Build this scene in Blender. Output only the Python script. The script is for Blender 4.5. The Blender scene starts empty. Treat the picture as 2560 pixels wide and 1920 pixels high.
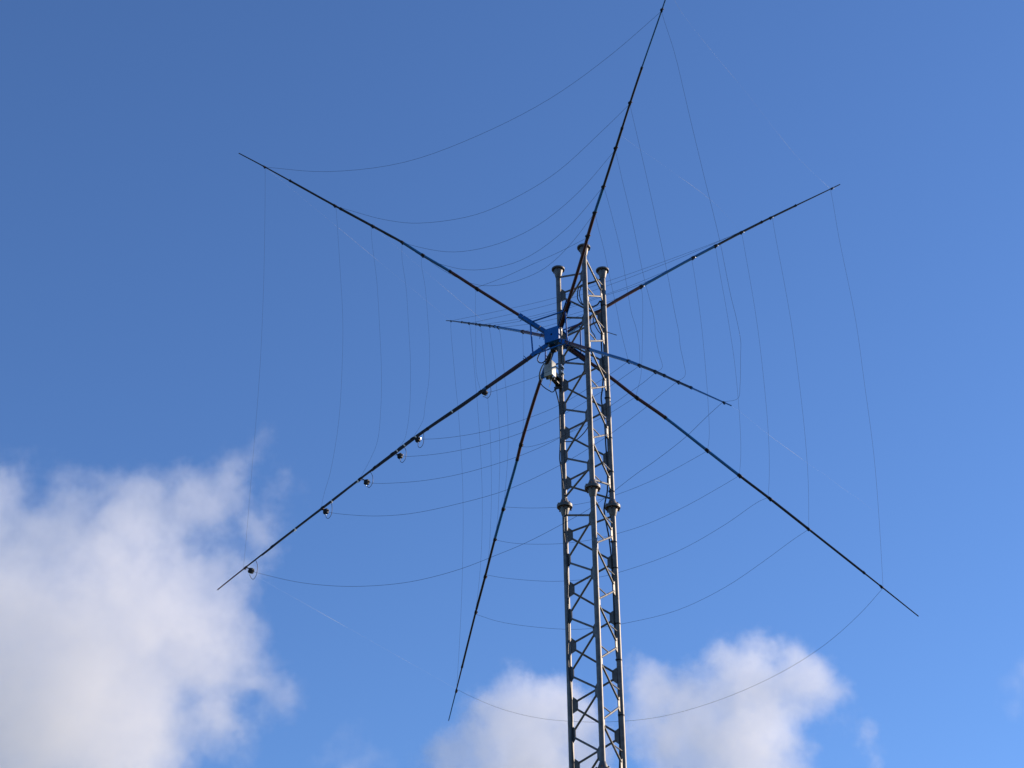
import bpy, bmesh, math, random
from mathutils import Vector, Matrix
random.seed(7)
scene = bpy.context.scene
C = scene.collection

# ------------------------------------------------------------------ camera, sky, sun, exposure
HUB=[0.526, 17.405, 12.615]
BOOM=[0.5052, 0.863, 0.0]; ACROSS=[0.863, -0.5052, 0.0]
LEGS=[[0.862, 16.892], [0.568, 17.336], [1.1, 17.369]]
Z_TOP=13.544; Z_MID=10.378
SPREADERS={
 'A':([[0.526, 17.405, 12.615], [0.122, 17.343, 12.89], [-0.42, 17.263, 13.253], [-0.729, 17.215, 13.465], [-1.068, 17.17, 13.682], [-1.299, 17.135, 13.838], [-1.672, 17.094, 14.061], [-2.102, 17.047, 14.316], [-2.978, 16.947, 14.846], [-3.309, 16.913, 15.039]],
   [[-2.978, 16.947, 14.846], [-2.102, 17.047, 14.316], [-1.672, 17.094, 14.061], [-1.299, 17.135, 13.838], [-1.068, 17.17, 13.682], [-0.42, 17.263, 13.253]]),
 'B':([[0.526, 17.405, 12.615], [0.672, 17.011, 12.9], [0.827, 16.576, 13.217], [0.884, 16.397, 13.348], [0.966, 16.158, 13.522], [1.063, 15.905, 13.705], [1.189, 15.562, 13.953], [1.344, 15.137, 14.261], [1.472, 14.803, 14.502], [1.672, 14.304, 14.861], [1.825, 13.901, 15.152]],
   [[1.672, 14.304, 14.861], [1.344, 15.137, 14.261], [1.189, 15.562, 13.953], [1.063, 15.905, 13.705], [0.966, 16.158, 13.522], [0.884, 16.397, 13.348]]),
 'C':([[0.526, 17.405, 12.615], [0.788, 17.437, 12.819], [1.141, 17.474, 13.11], [1.565, 17.531, 13.425], [2.213, 17.622, 13.894], [2.524, 17.669, 14.111], [2.871, 17.721, 14.352], [3.284, 17.786, 14.63], [4.086, 17.919, 15.156], [4.221, 17.94, 15.245]],
   [[4.086, 17.919, 15.156], [3.284, 17.786, 14.63], [2.871, 17.721, 14.352], [2.524, 17.669, 14.111], [2.213, 17.622, 13.894], [1.565, 17.531, 13.425]]),
 'D':([[0.526, 17.405, 12.615], [0.367, 17.779, 12.901], [0.136, 18.324, 13.31], [-0.16, 19.025, 13.824], [-0.291, 19.333, 14.05], [-0.412, 19.622, 14.252], [-0.567, 19.988, 14.515], [-0.85, 20.66, 14.993], [-0.923, 20.834, 15.112]],
   [[-0.85, 20.66, 14.993], [-0.567, 19.988, 14.515], [-0.412, 19.622, 14.252], [-0.291, 19.333, 14.05], [-0.16, 19.025, 13.824], [0.136, 18.324, 13.31]]),
 'E':([[0.526, 17.405, 12.615], [0.152, 17.353, 12.291], [-0.359, 17.284, 11.835], [-1.128, 17.178, 11.161], [-1.35, 17.152, 10.952], [-1.696, 17.112, 10.622], [-2.097, 17.065, 10.239], [-2.876, 16.976, 9.492], [-3.129, 16.949, 9.242]],
   [[-2.876, 16.976, 9.492], [-2.097, 17.065, 10.239], [-1.696, 17.112, 10.622], [-1.35, 17.152, 10.952], [-1.128, 17.178, 11.161], [-0.359, 17.284, 11.835]]),
 'F':([[0.526, 17.405, 12.615], [0.332, 17.787, 12.256], [0.092, 18.363, 11.707], [0.052, 18.485, 11.589], [-0.115, 18.914, 11.179], [-0.231, 19.218, 10.888], [-0.347, 19.544, 10.575], [-0.482, 19.915, 10.219], [-0.73, 20.637, 9.525], [-0.837, 20.944, 9.229]],
   [[-0.73, 20.637, 9.525], [-0.482, 19.915, 10.219], [-0.347, 19.544, 10.575], [-0.231, 19.218, 10.888], [-0.115, 18.914, 11.179], [0.092, 18.363, 11.707]]),
 'G':([[0.526, 17.405, 12.615], [0.875, 16.606, 11.964], [1.234, 15.788, 11.303], [1.332, 15.559, 11.108], [1.467, 15.246, 10.838], [1.633, 14.855, 10.487], [1.74, 14.602, 10.262], [1.96, 14.083, 9.799], [2.015, 13.955, 9.685]],
   [[1.96, 14.083, 9.799], [1.633, 14.855, 10.487], [1.467, 15.246, 10.838], [1.332, 15.559, 11.108], [1.234, 15.788, 11.303], [0.875, 16.606, 11.964]]),
 'H':([[0.526, 17.405, 12.615], [1.142, 17.472, 12.123], [1.431, 17.511, 11.875], [1.756, 17.545, 11.62], [2.23, 17.611, 11.209], [2.576, 17.658, 10.909], [2.887, 17.698, 10.647], [3.318, 17.759, 10.272], [4.093, 17.869, 9.593], [4.456, 17.923, 9.272]],
   [[4.093, 17.869, 9.593], [3.318, 17.759, 10.272], [2.887, 17.698, 10.647], [2.576, 17.658, 10.909], [2.23, 17.611, 11.209], [1.431, 17.511, 11.875]]),
}
WIRES={
 'AB20':[[-2.978, 16.947, 14.846], [-2.153, 16.478, 14.403], [-1.199, 15.936, 14.108], [-0.344, 15.45, 14.095], [0.457, 14.995, 14.234], [1.111, 14.623, 14.516], [1.672, 14.304, 14.861]],
 'AB17':[[-2.102, 17.047, 14.316], [-1.901, 16.936, 14.165], [-1.486, 16.706, 13.861], [-1.058, 16.468, 13.63], [-0.381, 16.093, 13.47], [0.113, 15.82, 13.529], [0.542, 15.582, 13.68], [1.055, 15.297, 14.038], [1.344, 15.137, 14.261]],
 'AB15':[[-1.672, 17.094, 14.061], [-1.406, 16.951, 13.769], [-1.144, 16.811, 13.556], [-0.643, 16.542, 13.269], [-0.137, 16.272, 13.188], [0.317, 16.029, 13.268], [0.764, 15.789, 13.531], [1.189, 15.562, 13.953]],
 'AB12':[[-1.299, 17.135, 13.838], [-1.073, 17.017, 13.563], [-0.843, 16.897, 13.356], [-0.415, 16.674, 13.105], [0.134, 16.389, 13.045], [0.633, 16.129, 13.281], [1.063, 15.905, 13.705]],
 'AB10':[[-1.068, 17.17, 13.682], [-0.787, 17.03, 13.344], [-0.41, 16.842, 13.019], [-0.165, 16.72, 12.919], [0.086, 16.595, 12.9], [0.383, 16.447, 12.961], [0.656, 16.312, 13.161], [0.966, 16.158, 13.522]],
 'AB6':[[-0.42, 17.263, 13.253], [-0.081, 17.038, 13.249], [0.248, 16.819, 13.276], [0.571, 16.604, 13.302], [0.884, 16.397, 13.348]],
 'EG20':[[-2.876, 16.976, 9.492], [-2.73, 16.889, 9.412], [-2.272, 16.615, 9.176], [-1.949, 16.422, 9.044], [-1.6, 16.213, 8.932], [-1.174, 15.958, 8.84], [-0.877, 15.78, 8.81], [-0.514, 15.563, 8.814], [-0.161, 15.352, 8.859], [0.12, 15.184, 8.905], [0.457, 14.982, 8.995], [0.721, 14.824, 9.078], [0.87, 14.735, 9.149], [1.167, 14.558, 9.312], [1.324, 14.463, 9.383], [1.608, 14.293, 9.541], [1.826, 14.163, 9.706], [1.96, 14.083, 9.799]],
 'EG17':[[-2.097, 17.065, 10.239], [-1.992, 17.003, 10.168], [-1.724, 16.845, 10.053], [-1.43, 16.67, 9.951], [-1.08, 16.463, 9.871], [-0.614, 16.186, 9.828], [-0.058, 15.857, 9.827], [0.466, 15.546, 9.931], [0.753, 15.376, 10.027], [0.988, 15.236, 10.125], [1.318, 15.041, 10.299], [1.496, 14.936, 10.408], [1.633, 14.855, 10.487]],
 'EG15':[[-1.696, 17.112, 10.622], [-1.55, 17.026, 10.533], [-1.302, 16.879, 10.453], [-0.913, 16.65, 10.365], [-0.471, 16.389, 10.318], [0.084, 16.062, 10.333], [0.49, 15.822, 10.407], [1.017, 15.511, 10.607], [1.175, 15.418, 10.68], [1.357, 15.311, 10.769], [1.467, 15.246, 10.838]],
 'EG12':[[-1.35, 17.152, 10.952], [-1.205, 17.066, 10.885], [-1.129, 17.02, 10.857], [-0.729, 16.783, 10.768], [-0.28, 16.517, 10.724], [0.167, 16.251, 10.738], [0.503, 16.052, 10.791], [1.035, 15.736, 10.974], [1.332, 15.559, 11.108]],
 'EG10':[[-1.128, 17.178, 11.161], [-1.017, 17.112, 11.124], [-0.862, 17.021, 11.076], [-0.574, 16.852, 11.014], [-0.254, 16.664, 10.975], [0.16, 16.42, 10.981], [0.511, 16.213, 11.026], [1.045, 15.899, 11.215], [1.234, 15.788, 11.303]],
 'EG6':[[-0.359, 17.284, 11.835], [-0.275, 17.239, 11.797], [-0.0, 17.087, 11.799], [0.315, 16.914, 11.823], [0.586, 16.765, 11.876], [0.875, 16.606, 11.964]],
 'DC20':[[-0.85, 20.66, 14.993], [-0.084, 20.235, 14.894], [0.616, 19.846, 14.827], [1.286, 19.474, 14.827], [2.037, 19.056, 14.857], [2.907, 18.573, 14.927], [3.524, 18.231, 15.039], [4.086, 17.919, 15.156]],
 'DC17':[[-0.567, 19.988, 14.515], [0.117, 19.597, 14.434], [0.603, 19.319, 14.393], [1.249, 18.95, 14.403], [1.669, 18.709, 14.426], [2.461, 18.257, 14.499], [3.284, 17.786, 14.63]],
 'DC15':[[-0.412, 19.622, 14.252], [0.114, 19.317, 14.144], [0.633, 19.017, 14.097], [1.226, 18.673, 14.09], [1.639, 18.435, 14.108], [2.274, 18.067, 14.201], [2.871, 17.721, 14.352]],
 'DC12':[[-0.291, 19.333, 14.05], [0.113, 19.095, 13.963], [0.625, 18.792, 13.918], [1.211, 18.445, 13.919], [1.617, 18.205, 13.919], [2.1, 17.919, 13.991], [2.524, 17.669, 14.111]],
 'DC10':[[-0.16, 19.025, 13.824], [0.263, 18.774, 13.717], [0.764, 18.478, 13.657], [1.256, 18.188, 13.669], [1.691, 17.93, 13.735], [2.213, 17.622, 13.894]],
 'DC6':[[0.136, 18.324, 13.31], [0.402, 18.176, 13.282], [0.839, 17.934, 13.283], [1.223, 17.721, 13.336], [1.565, 17.531, 13.425]],
 'FH20':[[-0.73, 20.637, 9.525], [-0.515, 20.514, 9.366], [-0.162, 20.311, 9.137], [0.275, 20.06, 8.928], [0.713, 19.809, 8.787], [1.169, 19.547, 8.687], [1.663, 19.264, 8.636], [2.321, 18.886, 8.694], [2.969, 18.514, 8.862], [3.453, 18.236, 9.082], [3.835, 18.017, 9.353], [4.093, 17.869, 9.593]],
 'FH17':[[-0.482, 19.915, 10.219], [-0.226, 19.769, 10.064], [0.062, 19.606, 9.934], [0.594, 19.304, 9.748], [0.908, 19.126, 9.679], [1.254, 18.929, 9.65], [1.866, 18.582, 9.662], [2.397, 18.281, 9.808], [2.826, 18.037, 10.015], [3.144, 17.857, 10.189], [3.318, 17.759, 10.272]],
 'FH15':[[-0.347, 19.544, 10.575], [-0.146, 19.43, 10.482], [0.068, 19.307, 10.398], [0.366, 19.137, 10.296], [0.572, 19.02, 10.241], [0.914, 18.824, 10.183], [1.225, 18.647, 10.176], [1.877, 18.275, 10.259], [2.414, 17.968, 10.447], [2.776, 17.761, 10.623], [2.887, 17.698, 10.647]],
 'FH12':[[-0.231, 19.218, 10.888], [-0.069, 19.128, 10.808], [0.103, 19.033, 10.741], [0.37, 18.884, 10.662], [0.576, 18.77, 10.614], [0.919, 18.579, 10.568], [1.207, 18.419, 10.565], [1.557, 18.224, 10.594], [1.991, 17.983, 10.699], [2.312, 17.805, 10.809], [2.576, 17.658, 10.909]],
 'FH10':[[-0.115, 18.914, 11.179], [0.032, 18.832, 11.127], [0.166, 18.758, 11.082], [0.519, 18.562, 10.989], [0.692, 18.465, 10.965], [0.895, 18.352, 10.947], [1.201, 18.183, 10.951], [1.651, 17.932, 11.024], [1.943, 17.77, 11.111], [2.23, 17.611, 11.209]],
 'FH6':[[0.092, 18.363, 11.707], [0.183, 18.306, 11.668], [0.419, 18.155, 11.653], [0.792, 17.918, 11.699], [1.152, 17.689, 11.774], [1.431, 17.511, 11.875]],
 'AE20':[[-2.978, 16.947, 14.846], [-2.95, 16.938, 14.402], [-2.927, 16.932, 13.992], [-2.882, 16.92, 13.076], [-2.854, 16.921, 12.068], [-2.852, 16.929, 11.507], [-2.86, 16.946, 10.745], [-2.867, 16.963, 9.982], [-2.876, 16.976, 9.492]],
 'AE17':[[-2.102, 17.047, 14.316], [-2.075, 17.033, 14.043], [-2.006, 16.996, 13.328], [-1.943, 16.963, 12.598], [-1.926, 16.956, 11.945], [-1.934, 16.965, 11.32], [-1.974, 16.99, 10.886], [-2.016, 17.016, 10.615], [-2.065, 17.045, 10.429], [-2.097, 17.065, 10.239]],
 'AE15':[[-1.672, 17.094, 14.061], [-1.661, 17.087, 13.871], [-1.575, 17.038, 13.207], [-1.521, 17.007, 12.551], [-1.478, 16.982, 11.886], [-1.473, 16.98, 11.455], [-1.499, 16.996, 11.042], [-1.572, 17.038, 10.843], [-1.696, 17.112, 10.622]],
 'AE12':[[-1.299, 17.135, 13.838], [-1.294, 17.13, 13.605], [-1.235, 17.094, 13.169], [-1.19, 17.065, 12.584], [-1.158, 17.044, 12.091], [-1.152, 17.038, 11.516], [-1.176, 17.051, 11.23], [-1.214, 17.073, 11.079], [-1.35, 17.152, 10.952]],
 'AE10':[[-1.068, 17.17, 13.682], [-1.06, 17.163, 13.509], [-1.012, 17.132, 13.192], [-0.974, 17.105, 12.747], [-0.944, 17.082, 12.317], [-0.946, 17.079, 11.871], [-0.984, 17.098, 11.549], [-1.007, 17.109, 11.358], [-1.128, 17.178, 11.161]],
 'AE6':[[-0.42, 17.263, 13.253], [-0.422, 17.271, 13.081], [-0.417, 17.29, 12.548], [-0.412, 17.305, 12.111], [-0.359, 17.284, 11.835]],
 'BG20':[[1.672, 14.304, 14.861], [1.691, 14.291, 14.721], [1.771, 14.239, 14.212], [1.873, 14.17, 13.262], [1.97, 14.104, 12.37], [2.052, 14.048, 11.629], [2.109, 14.008, 10.931], [2.138, 13.988, 10.68], [2.159, 13.972, 10.388], [2.147, 13.978, 10.244], [2.118, 13.992, 9.916], [2.091, 14.006, 9.791], [1.96, 14.083, 9.799]],
 'BG17':[[1.344, 15.137, 14.261], [1.358, 15.125, 14.137], [1.449, 15.049, 13.355], [1.526, 14.982, 12.657], [1.608, 14.91, 11.857], [1.655, 14.867, 11.316], [1.68, 14.844, 11.061], [1.685, 14.835, 10.875], [1.705, 14.818, 10.684], [1.707, 14.813, 10.525], [1.633, 14.855, 10.487]],
 'BG15':[[1.189, 15.562, 13.953], [1.205, 15.546, 13.827], [1.25, 15.501, 13.45], [1.333, 15.42, 12.79], [1.406, 15.343, 12.087], [1.474, 15.279, 11.588], [1.486, 15.262, 11.404], [1.483, 15.26, 11.309], [1.506, 15.234, 11.061], [1.527, 15.212, 10.864], [1.467, 15.246, 10.838]],
 'BG12':[[1.063, 15.905, 13.705], [1.081, 15.887, 13.6], [1.123, 15.842, 13.326], [1.208, 15.746, 12.689], [1.26, 15.67, 12.052], [1.279, 15.643, 11.829], [1.319, 15.602, 11.595], [1.339, 15.575, 11.378], [1.338, 15.565, 11.236], [1.332, 15.559, 11.108]],
 'BG10':[[0.966, 16.158, 13.522], [0.976, 16.144, 13.438], [0.993, 16.12, 13.298], [1.045, 16.055, 12.936], [1.079, 16.005, 12.619], [1.149, 15.905, 12.003], [1.172, 15.869, 11.768], [1.203, 15.828, 11.525], [1.234, 15.788, 11.303]],
 'BG6':[[0.884, 16.397, 13.348], [0.883, 16.439, 13.065], [0.879, 16.537, 12.42], [0.875, 16.606, 11.964]],
 'CH20':[[4.086, 17.919, 15.156], [4.095, 17.912, 14.958], [4.11, 17.898, 14.394], [4.173, 17.851, 13.123], [4.177, 17.842, 12.241], [4.176, 17.834, 11.252], [4.147, 17.845, 10.512], [4.114, 17.859, 9.93], [4.093, 17.869, 9.593]],
 'CH17':[[3.284, 17.786, 14.63], [3.292, 17.781, 14.425], [3.366, 17.735, 13.058], [3.383, 17.724, 12.237], [3.383, 17.722, 11.403], [3.363, 17.733, 10.831], [3.318, 17.759, 10.272]],
 'CH15':[[2.871, 17.721, 14.352], [2.888, 17.71, 14.076], [2.944, 17.673, 13.023], [2.959, 17.662, 12.154], [2.951, 17.664, 11.429], [2.924, 17.678, 10.961], [2.887, 17.698, 10.647]],
 'CH12':[[2.524, 17.669, 14.111], [2.536, 17.663, 13.897], [2.598, 17.632, 13.001], [2.629, 17.619, 12.342], [2.629, 17.623, 11.587], [2.609, 17.637, 11.164], [2.576, 17.658, 10.909]],
 'CH10':[[2.213, 17.622, 13.894], [2.229, 17.612, 13.688], [2.265, 17.591, 12.978], [2.276, 17.584, 12.299], [2.272, 17.586, 11.701], [2.259, 17.594, 11.393], [2.23, 17.611, 11.209]],
 'CH6':[[1.565, 17.531, 13.425], [1.576, 17.517, 13.311], [1.566, 17.502, 12.986], [1.53, 17.488, 12.426], [1.502, 17.487, 12.143], [1.431, 17.511, 11.875]],
 'DF20':[[-0.85, 20.66, 14.993], [-0.849, 20.661, 14.875], [-0.808, 20.641, 14.343], [-0.762, 20.619, 13.808], [-0.738, 20.607, 13.547], [-0.702, 20.59, 13.04], [-0.675, 20.579, 12.566], [-0.658, 20.574, 11.893], [-0.664, 20.585, 11.123], [-0.679, 20.598, 10.568], [-0.703, 20.617, 9.999], [-0.73, 20.637, 9.525]],
 'DF17':[[-0.567, 19.988, 14.515], [-0.555, 19.981, 14.371], [-0.51, 19.952, 13.89], [-0.472, 19.926, 13.394], [-0.434, 19.901, 12.815], [-0.413, 19.886, 12.404], [-0.395, 19.873, 11.875], [-0.395, 19.87, 11.482], [-0.406, 19.875, 11.05], [-0.435, 19.889, 10.626], [-0.482, 19.915, 10.219]],
 'DF15':[[-0.412, 19.622, 14.252], [-0.402, 19.615, 14.135], [-0.335, 19.567, 13.374], [-0.298, 19.539, 12.757], [-0.283, 19.527, 12.471], [-0.274, 19.518, 12.076], [-0.273, 19.512, 11.622], [-0.286, 19.515, 11.194], [-0.307, 19.524, 10.844], [-0.347, 19.544, 10.575]],
 'DF12':[[-0.291, 19.333, 14.05], [-0.275, 19.32, 13.898], [-0.219, 19.274, 13.36], [-0.198, 19.254, 13.059], [-0.167, 19.219, 12.402], [-0.162, 19.205, 11.969], [-0.171, 19.203, 11.65], [-0.193, 19.203, 11.175], [-0.231, 19.218, 10.888]],
 'DF10':[[-0.16, 19.025, 13.824], [-0.142, 19.01, 13.684], [-0.09, 18.958, 13.016], [-0.076, 18.944, 12.838], [-0.057, 18.918, 12.359], [-0.056, 18.906, 11.996], [-0.069, 18.905, 11.742], [-0.091, 18.909, 11.46], [-0.115, 18.914, 11.179]],
 'DF6':[[0.136, 18.324, 13.31], [0.14, 18.323, 13.215], [0.145, 18.322, 12.879], [0.146, 18.324, 12.552], [0.13, 18.339, 12.0], [0.092, 18.363, 11.707]],
}
CABLE_LEFT=[[0.487, 17.291, 11.888], [0.495, 17.291, 11.861], [0.519, 17.291, 11.754], [0.536, 17.291, 11.648], [0.538, 17.291, 11.453], [0.537, 17.291, 11.178], [0.526, 17.291, 10.945], [0.536, 17.291, 10.853], [0.546, 17.291, 10.716], [0.559, 17.291, 10.58], [0.572, 17.291, 10.445], [0.572, 17.291, 10.321], [0.552, 17.291, 10.135], [0.553, 17.291, 10.004], [0.56, 17.291, 9.936], [0.576, 17.291, 9.803], [0.584, 17.291, 9.665], [0.577, 17.291, 9.536], [0.579, 17.291, 9.409], [0.574, 17.291, 9.281], [0.573, 17.291, 9.156], [0.579, 17.291, 9.072], [0.566, 17.291, 8.972], [0.57, 17.291, 8.807], [0.558, 17.291, 8.645], [0.568, 17.291, 8.338], [0.58, 17.291, 8.202], [0.584, 17.291, 8.044], [0.582, 17.291, 7.848], [0.578, 17.291, 7.656], [0.585, 17.291, 7.403], [0.58, 17.291, 7.091]]
CABLE_RIGHT=[[0.977, 17.364, 13.039], [1.026, 17.364, 13.067], [1.059, 17.364, 13.115], [1.07, 17.364, 12.987], [1.051, 17.364, 12.512], [1.059, 17.364, 12.128], [1.04, 17.364, 11.897], [1.023, 17.364, 11.779], [1.039, 17.364, 11.594], [1.052, 17.364, 11.37], [1.053, 17.364, 11.165], [1.06, 17.364, 10.919], [1.057, 17.364, 10.716], [1.047, 17.364, 10.566], [1.023, 17.364, 10.458], [1.004, 17.364, 10.352], [1.012, 17.364, 10.253], [1.03, 17.364, 10.121], [1.044, 17.364, 10.023], [1.053, 17.364, 9.911], [1.061, 17.364, 9.781], [1.064, 17.364, 9.614], [1.065, 17.364, 9.462], [1.067, 17.364, 9.307], [1.066, 17.364, 9.14], [1.067, 17.364, 8.937], [1.072, 17.364, 8.668], [1.079, 17.364, 8.547], [1.078, 17.364, 8.35], [1.074, 17.364, 8.145], [1.071, 17.364, 7.986], [1.071, 17.364, 7.791], [1.063, 17.364, 7.522], [1.054, 17.364, 7.358], [1.052, 17.364, 7.108]]
CABLE_SWOOP=[[0.876, 17.236, 11.47], [0.853, 17.236, 11.33], [0.785, 17.236, 11.227], [0.702, 17.236, 11.153], [0.64, 17.236, 11.141], [0.582, 17.236, 11.142]]
CABLE_LOOP1=[[0.993, 17.269, 13.324], [0.917, 17.269, 13.313], [0.843, 17.269, 13.286], [0.805, 17.269, 13.248], [0.788, 17.269, 13.163], [0.788, 17.269, 13.087], [0.816, 17.269, 13.031], [0.85, 17.269, 12.995], [0.972, 17.269, 12.977]]
CABLE_LOOP2=[[0.992, 17.259, 13.311], [0.916, 17.259, 13.295], [0.849, 17.259, 13.273], [0.821, 17.259, 13.217], [0.809, 17.259, 13.148], [0.823, 17.259, 13.063], [0.841, 17.259, 13.011], [0.905, 17.259, 12.96], [0.971, 17.259, 12.953]]
CABLE_LOBE=[[1.032, 17.269, 12.925], [0.984, 17.269, 12.903], [0.952, 17.269, 12.859], [0.933, 17.269, 12.777], [0.926, 17.269, 12.708], [0.937, 17.269, 12.63], [0.968, 17.269, 12.574], [0.98, 17.269, 12.519]]
CABLE_LOBE2=[[0.984, 17.289, 12.883], [0.962, 17.289, 12.782], [0.983, 17.289, 12.72], [1.022, 17.289, 12.636], [1.054, 17.289, 12.597]]
TIES=[13.047, 11.771, 11.25, 10.814, 10.567, 9.947, 9.635, 8.984, 8.571, 7.961]
FEED_BOXES=[[-2.794, 16.986, 9.476], [-2.042, 17.079, 10.217], [-1.614, 17.127, 10.597], [-1.257, 17.16, 10.938], [-1.064, 17.181, 11.157], [-0.313, 17.292, 11.823]]
RELAY=[0.425, 17.027, 11.953]
LEAD_A=[[0.439, 16.862, 12.086], [0.42, 16.889, 12.044], [0.397, 16.918, 11.999], [0.383, 16.934, 11.972]]
LEAD_B=[[0.448, 16.867, 12.079], [0.438, 16.893, 12.036], [0.415, 16.92, 11.994], [0.406, 16.929, 11.979]]
LEAD_LOOP=[[0.33, 16.859, 12.096], [0.303, 16.883, 12.058], [0.293, 16.907, 12.02], [0.311, 16.921, 11.996], [0.347, 16.923, 11.992], [0.388, 16.903, 12.022], [0.421, 16.872, 12.071]]
LEAD_LEFT=[[0.365, 16.925, 11.988], [0.333, 16.954, 11.942], [0.312, 16.989, 11.884], [0.313, 17.024, 11.826], [0.335, 17.052, 11.779], [0.38, 17.073, 11.743], [0.425, 17.086, 11.719], [0.452, 17.093, 11.706], [0.475, 17.088, 11.714], [0.484, 17.074, 11.737]]
LEAD_GLINT=[[0.356, 16.939, 11.965], [0.326, 16.973, 11.911], [0.318, 16.996, 11.872], [0.327, 17.017, 11.837], [0.345, 17.029, 11.817]]  # sun glint on the left black lead, drawn as a pale strand
LEAD_RISE=[[0.445, 17.018, 11.831], [0.435, 17.042, 11.792], [0.421, 17.065, 11.754]]
STRING_AD=[[-2.978, 16.947, 14.846], [-0.85, 20.66, 14.993]]
STRING_EF=[[-2.876, 16.976, 9.492], [-0.73, 20.637, 9.525]]
STRING_BC=[[1.746, 14.115, 14.997], [1.888, 14.346, 14.897], [2.209, 14.868, 14.888], [2.797, 15.825, 14.943], [3.47, 16.918, 14.95], [4.086, 17.919, 15.156]]
STRING_AD2=[[-1.672, 17.094, 14.061], [-0.291, 19.333, 14.05]]
STRING_BC2=[[1.24, 15.424, 14.053], [1.749, 16.141, 14.212], [1.955, 16.431, 14.27], [2.195, 16.769, 14.342], [2.548, 17.266, 14.405], [2.871, 17.721, 14.352]]
STRING_GH=[[2.015, 13.955, 9.685], [2.214, 14.302, 9.75], [2.408, 14.642, 9.796], [2.934, 15.563, 9.969], [3.132, 15.909, 10.037], [3.232, 16.085, 10.083], [3.457, 16.479, 10.146], [3.773, 17.032, 10.263], [3.967, 17.371, 10.31]]
F_PX=4379.67; PITCH=0.538787; ROLL=-0.010773
STUB=[[1.064, 17.125, 12.542], [1.221, 17.146, 12.493]]
RELAY_BOLTS=[12.167, 12.086]
WIRE_R=0.00155; STRING_R=0.00055
CAM_POS = Vector((0.0, 0.0, 1.6))
cr, sr = math.cos(ROLL), math.sin(ROLL)
cp, sp = math.cos(PITCH), math.sin(PITCH)
right0, up0 = Vector((1, 0, 0)), Vector((0, -sp, cp))
cam_right, cam_up = right0*cr + up0*sr, up0*cr - right0*sr
cam_back = -Vector((0, cp, sp))
cam_data = bpy.data.cameras.new('camera')
cam_data.sensor_width = 36.0
cam_data.lens = F_PX/2560.0*36.0
cam_data.clip_start = 0.1
cam_data.clip_end = 20000.0
cam = bpy.data.objects.new('camera', cam_data)
C.objects.link(cam)
rot = Matrix((cam_right, cam_up, cam_back)).transposed().to_4x4()
cam.matrix_world = Matrix.Translation(CAM_POS) @ rot
scene.camera = cam

SUN_EL, SUN_AZ = math.radians(22.0), math.radians(68.0)      # azimuth clockwise from +Y
sun_dir = Vector((math.sin(SUN_AZ)*math.cos(SUN_EL), math.cos(SUN_AZ)*math.cos(SUN_EL), math.sin(SUN_EL)))
sun_data = bpy.data.lights.new('sun', 'SUN')
sun_data.energy = 5.0
sun_data.angle = math.radians(0.53)
sun_data.color = (1.0, 0.835, 0.665)
sun = bpy.data.objects.new('sun', sun_data)
C.objects.link(sun)
sun.rotation_euler = (-sun_dir).to_track_quat('-Z', 'Y').to_euler()

world = bpy.data.worlds.new('World')
scene.world = world
world.use_nodes = True
wn = world.node_tree.nodes
wl = world.node_tree.links
sky = wn.new('ShaderNodeTexSky')
sky.sky_type = 'NISHITA'
sky.sun_disc = False
sky.sun_elevation = SUN_EL
sky.sun_rotation = SUN_AZ
sky.altitude = 50.0
sky.air_density = 1.0
sky.dust_density = 0.1
sky.ozone_density = 7.0
bg = wn['Background']
bg.inputs['Strength'].default_value = 0.128
tint = wn.new('ShaderNodeMix')               # the camera's white balance, a touch towards blue
tint.data_type = 'RGBA'
tint.blend_type = 'MULTIPLY'
tint.inputs['Factor'].default_value = 1.0
tint.inputs[7].default_value = (1.05, 1.02, 1.10, 1.0)
wl.new(sky.outputs['Color'], tint.inputs[6])
wl.new(tint.outputs[2], bg.inputs['Color'])
scene.view_settings.view_transform = 'Standard'
scene.view_settings.look = 'None'
scene.view_settings.exposure = 0.35
scene.view_settings.gamma = 1.0
scene.render.film_transparent = False
scene.cycles.use_adaptive_sampling = False
scene.cycles.max_bounces = 26
scene.cycles.diffuse_bounces = 3
scene.cycles.glossy_bounces = 3
scene.cycles.volume_bounces = 24

# ------------------------------------------------------------------ helpers
def tag(o, label=None, cat=None, group=None, kind=None):
    if label: o['label'] = label
    if cat: o['category'] = cat
    if group: o['group'] = group
    if kind: o['kind'] = kind
    return o

def thing(name, label, cat, loc, group=None):
    o = bpy.data.objects.new(name, None)
    o.empty_display_size = 0.2
    o.location = loc
    C.objects.link(o)
    return tag(o, label, cat, group)

def origin(o):
    p = Vector(o.location)
    while o.parent:
        o = o.parent
        p = p + Vector(o.location)
    return p

def obj(name, bm, mats, parent=None, loc=None, smooth=True):
    """bm holds world coordinates; the object's origin goes to loc (or its parent's origin)."""
    base = origin(parent) if parent else Vector((0, 0, 0))
    loc = Vector(loc) if loc is not None else base
    bmesh.ops.translate(bm, verts=bm.verts, vec=-loc)
    bmesh.ops.recalc_face_normals(bm, faces=bm.faces)
    me = bpy.data.meshes.new(name)
    bm.to_mesh(me)
    bm.free()
    for m in (mats if isinstance(mats, (list, tuple)) else [mats]):
        me.materials.append(m)
    if smooth:
        for p in me.polygons:
            p.use_smooth = True
        me.set_sharp_from_angle(angle=math.radians(35))
    o = bpy.data.objects.new(name, me)
    o.location = loc - base
    o.parent = parent
    C.objects.link(o)
    return o

def V(p): return Vector(p)

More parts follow.
